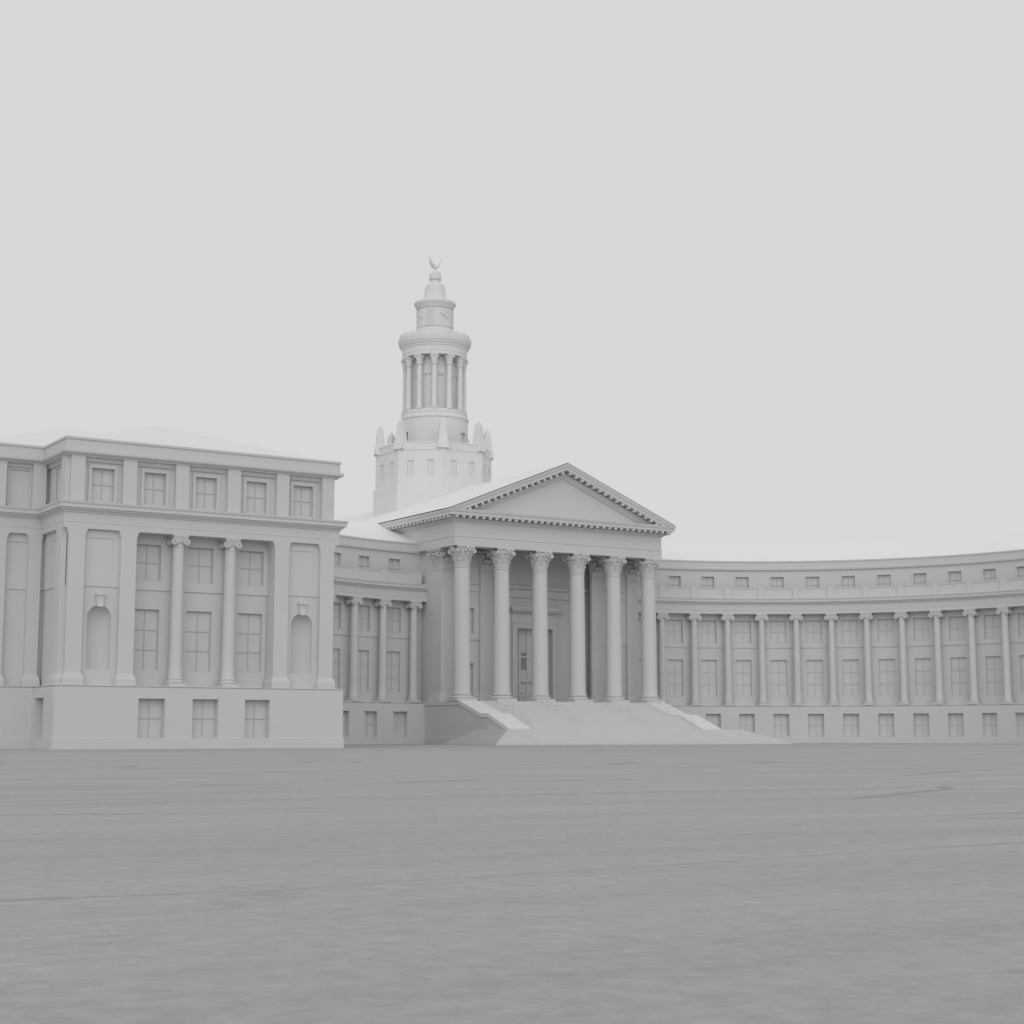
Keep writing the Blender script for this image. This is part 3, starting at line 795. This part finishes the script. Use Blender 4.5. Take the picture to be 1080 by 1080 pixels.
base = put(m, 'octagonal_base', LIT_STONE, tw, smooth=0)
for k in range(8):
    a = k * pi / 4 + TR; Fk = line(CX + ap * sin(a), TY - ap * cos(a), cos(a), sin(a), sin(a), -cos(a))
    for c in (-1.3, 1.3):
        p = MB(); p.face([Fk(c - .4, -.18, 33.0), Fk(c + .4, -.18, 33.0), Fk(c + .4, -.18, 35.08), Fk(c - .4, -.18, 35.08)])
        box(p, Fk, c - .03, c + .03, -.18, -.14, 33.0, 35.08); put(p, 'window', LIT_STONE, base, smooth=0)
    m = MB(); box(m, Fk, -fw / 2 + .75, fw / 2 - .75, -.55, -.12, 36.52, 37.42)
    for q in ((-fw / 2 + .75, fw / 2 - .75, 37.3, 37.42),): box(m, Fk, *q[:2], -.6, -.06, q[2] + .0, q[3] + .04)
    put(m, 'parapet', LIT_STONE, tw, smooth=0)
    b = a + pi / 8; rc = RO - .55       # obelisk-like corner post
    G = line(CX + rc * sin(b), TY - rc * cos(b), cos(b), sin(b), sin(b), -cos(b))
    m = MB()
    rows = []
    for h, z in ((.70, 36.5), (.68, 37.3), (.56, 37.6), (.48, 38.6), (.38, 39.55), (.36, 39.75), (.29, 40.05), (.17, 40.3), (.05, 40.45)):
        rows.append([G(-h, -h, z), G(h, -h, z), G(h, h, z), G(-h, h, z)])
    m.grid(rows, cu=True); m.face(rows[-1]); put(m, 'corner_post', LIT_STONE, tw, smooth=25)
FD = arcf(CX, TY, 4.36, convex=True)     # u is an angle here
m = MB()
wa = radians(31)
wall(m, FD, -pi, pi, 36.5, 41.1, 0, [(wa - .15, wa + .15, 37.6, 39.35, .35), (wa - .15 - 2 * pi / 3, wa + .15 - 2 * pi / 3, 37.6, 39.35, .35)], .12)
m.grid([[FD(wa - .15, -.35, 37.6), FD(wa + .15, -.35, 37.6)], [FD(wa - .15, -.35, 39.35), FD(wa + .15, -.35, 39.35)]])
lathe(m, CX, TY, [(4.36, 41.1), (4.46, 41.15), (4.46, 41.38), (4.30, 41.5), (4.22, 41.75), (4.28, 41.8), (4.28, 42.0), (4.16, 42.05), (4.16, 42.25), (2.5, 42.27)], 72)
put(m, 'drum', LIT_STONE, tw, smooth=30)
FI = arcf(CX, TY, 3.02, convex=True)
m = MB(); ops = []
for k in range(12):
    a = -pi + pi / 12 + k * pi / 6 + pi / 12
for k in range(12):
    c = -pi + (k + .5) * pi / 6
    ops.append((c - .17, c + .17, 42.27, 46.9, .15))
wall(m, FI, -pi, pi, 42.25, 49.6, 0, ops, .09)
lathe(m, CX, TY, [(2.87, 42.3), (2.87, 46.9)], 60)
lathe(m, CX, TY, [(3.02, 47.0), (3.08, 47.02), (3.08, 47.2), (3.02, 47.25)], 60)
put(m, 'inner_drum', LIT_STONE, tw, smooth=30)
for k in range(12):
    a = pi / 6 * k
    G = line(CX + 3.78 * sin(a), TY - 3.78 * cos(a), cos(a), sin(a), sin(a), -cos(a)); r = .345
    m = MB(); lathe_l(m, G, [(r * 1.1, 42.6), (r, 42.75), (r, 44.5), (r * .95, 46.5), (r * .88, 48.05)], 20)
    cl = put(m, 'column', LIT_STONE, tw)
    m = MB(); box(m, G, -r * 1.35, r * 1.35, -r * 1.35, r * 1.35, 42.25, 42.37)
    lathe_l(m, G, [(r * 1.1, 42.37), (r * 1.32, 42.40), (r * 1.32, 42.48), (r * 1.15, 42.52), (r * 1.2, 42.6), (r, 42.62)], 20)
    put(m, 'base', LIT_STONE, cl)
    put(corinth_cap(G, r * 1.06, 48.02, 49.35, simple=True), 'capital', LIT_STONE, cl)
m = MB()
lathe(m, CX, TY, [(3.3, 49.5), (3.4, 49.35), (4.16, 49.35), (4.16, 49.75), (4.2, 49.78), (4.2, 50.45), (4.32, 50.55), (4.38, 50.8), (4.55, 50.88), (4.55, 51.05), (4.68, 51.15), (4.72, 51.4), (4.78, 51.6),
                    (4.76, 51.85), (4.55, 51.9), (4.45, 52.05), (3.4, 52.2), (2.5, 52.25)], 96)
put(m, 'ring_cornice', LIT_STONE, tw, smooth=30)
m = MB()
for k in range(48):
    a = 2 * pi * k / 48; G = line(CX + 4.52 * sin(a), TY - 4.52 * cos(a), cos(a), sin(a), sin(a), -cos(a))
    rows = [[G(-h, -.05, z), G(h, -.05, z), G(h, .05, z), G(-h, .05, z)] for h, z in ((.10, 51.88), (.15, 52.1), (.13, 52.3), (.03, 52.45))]
    m.grid(rows, cu=True)
put(m, 'crest', LIT_STONE, tw, smooth=0)
m = MB()
lathe(m, CX, TY, [(3.1, 52.18), (2.72, 52.45), (2.62, 52.5), (2.6, 52.95), (2.5, 53.0), (2.47, 53.3), (2.25, 53.31), (2.25, 53.44), (2.33, 53.45), (2.33, 55.86), (2.25, 55.87), (2.25, 56.0), (2.42, 56.03), (2.42, 56.2), (2.52, 56.28), (2.60, 56.5), (2.72, 56.62), (2.74, 56.8),
                    (2.62, 56.98), (1.9, 57.15), (1.62, 57.2)], 72)
FK = arcf(CX, TY, 2.33, convex=True)
for k in range(4):
    a = pi / 4 + k * pi / 2
    for o_, w in ((-.22, .035), (-.1, .03), (.03, .03), (.16, .035)): box(m, FK, a + o_, a + o_ + w * 1.6, -.02, .09, 53.45, 55.86)
up = put(m, 'clock_drum', LIT_STONE, tw, smooth=30)
for k in range(4):
    a = k * pi / 2
    G = line(CX + 2.33 * sin(a), TY - 2.33 * cos(a), cos(a), sin(a), sin(a), -cos(a)); zc = 54.85
    m = MB()
    N_ = 28; rings = [[(G(r_ * sin(2 * pi * j / N_), sqrt(max(0, 2.33 ** 2 - (r_ * sin(2 * pi * j / N_)) ** 2)) - 2.33 + h, zc + r_ * cos(2 * pi * j / N_))) for j in range(N_)] for r_, h in ((.90, -.03), (.90, .015), (.84, .015), (.84, .012), (.4, .012), (.02, .012))]
    m.grid(rings, cu=True)
    cf = put(m, 'clock_face', LIT_STONE, tw, smooth=30)
    for ang_, ln, w in ((radians(-50), .62, .06), (radians(112), .78, .05)):
        m = MB(); G2 = lambda x, y, z, an=ang_: G(x * cos(an) + z * sin(an), y, zc - x * sin(an) + z * cos(an))
        box(m, G2, -w, w, .0, .10, -.08, ln); put(m, 'clock_hand', LIT_STONE, cf, smooth=0)
m = MB()
lathe(m, CX, TY, [(1.62, 57.2), (1.58, 57.5), (1.45, 57.75), (1.38, 58.4), (1.27, 59.1), (1.12, 59.42), (.85, 59.6), (.68, 59.72), (.66, 59.95), (.62, 60.02), (.80, 60.1), (.79, 60.7), (.72, 60.95), (.5, 61.1), (.36, 61.28), (.2, 61.34), (.02, 61.36)], 48)
put(m, 'dome', LIT_STONE, tw, smooth=40)
# spread-winged bird finial
m = MB()
def blade(s):
    rows = []
    for i in range(11):
        t = i / 10; a = -pi / 2 + t * 1.75
        x = s * (.05 + .78 * sin(t * 1.62)); z = 61.62 + 1.62 * t ** 1.35
        w = .34 * sin(pi * min(1, .18 + t * .85)) + .02; th = .09 * (1 - t) + .015
        c_, s_ = s * -.494, -.87; w *= .8          # chord swept back
        rows.append([(CX + x + c_ * w * q + s_ * -s * th * e, TY + s_ * w * q + .3 * th * e, z) for q, e in ((-1, 0), (-.3, 1), (.3, 1), (1, 0), (.3, -1), (-.3, -1))])
    m.grid(rows, cu=True); m.face(rows[-1]); m.face(rows[0])
blade(-1); blade(1)
lathe(m, CX, TY, [(.02, 61.30), (.12, 61.34), (.10, 61.45), (.17, 61.6), (.2, 61.78), (.14, 61.95), (.09, 62.05), (.12, 62.15), (.05, 62.25), (.01, 62.27)], 14)
put(m, 'bird_finial', LIT_STONE, tw, smooth=40, label='small spread-winged bird figure on the very top')

# ================================================================== light
w = bpy.data.worlds.new('World'); S.world = w; w.use_nodes = True
nt = w.node_tree; bg = nt.nodes['Background']
bg.inputs['Color'].default_value = (0.672, 0.687, 0.696, 1); bg.inputs['Strength'].default_value = 1.0
sd = bpy.data.lights.new('sun', 'SUN'); sd.energy = 0.9; sd.angle = radians(70); sd.color = (1.0, .985, .96)
so = bpy.data.objects.new('sun', sd); COL.objects.link(so)
el, az = radians(25), radians(-32)        # high, in front and slightly to the right
dvec = Vector((sin(az) * cos(el), -cos(az) * cos(el), sin(el)))
so.rotation_euler = (-dvec).to_track_quat('-Z', 'Y').to_euler()
so.location = (60, 60, 150)

vs = S.view_settings; vs.view_transform = 'Standard'; vs.look = 'None'; vs.exposure = 0; vs.gamma = 1
S.cycles.max_bounces = 6; S.cycles.diffuse_bounces = 3
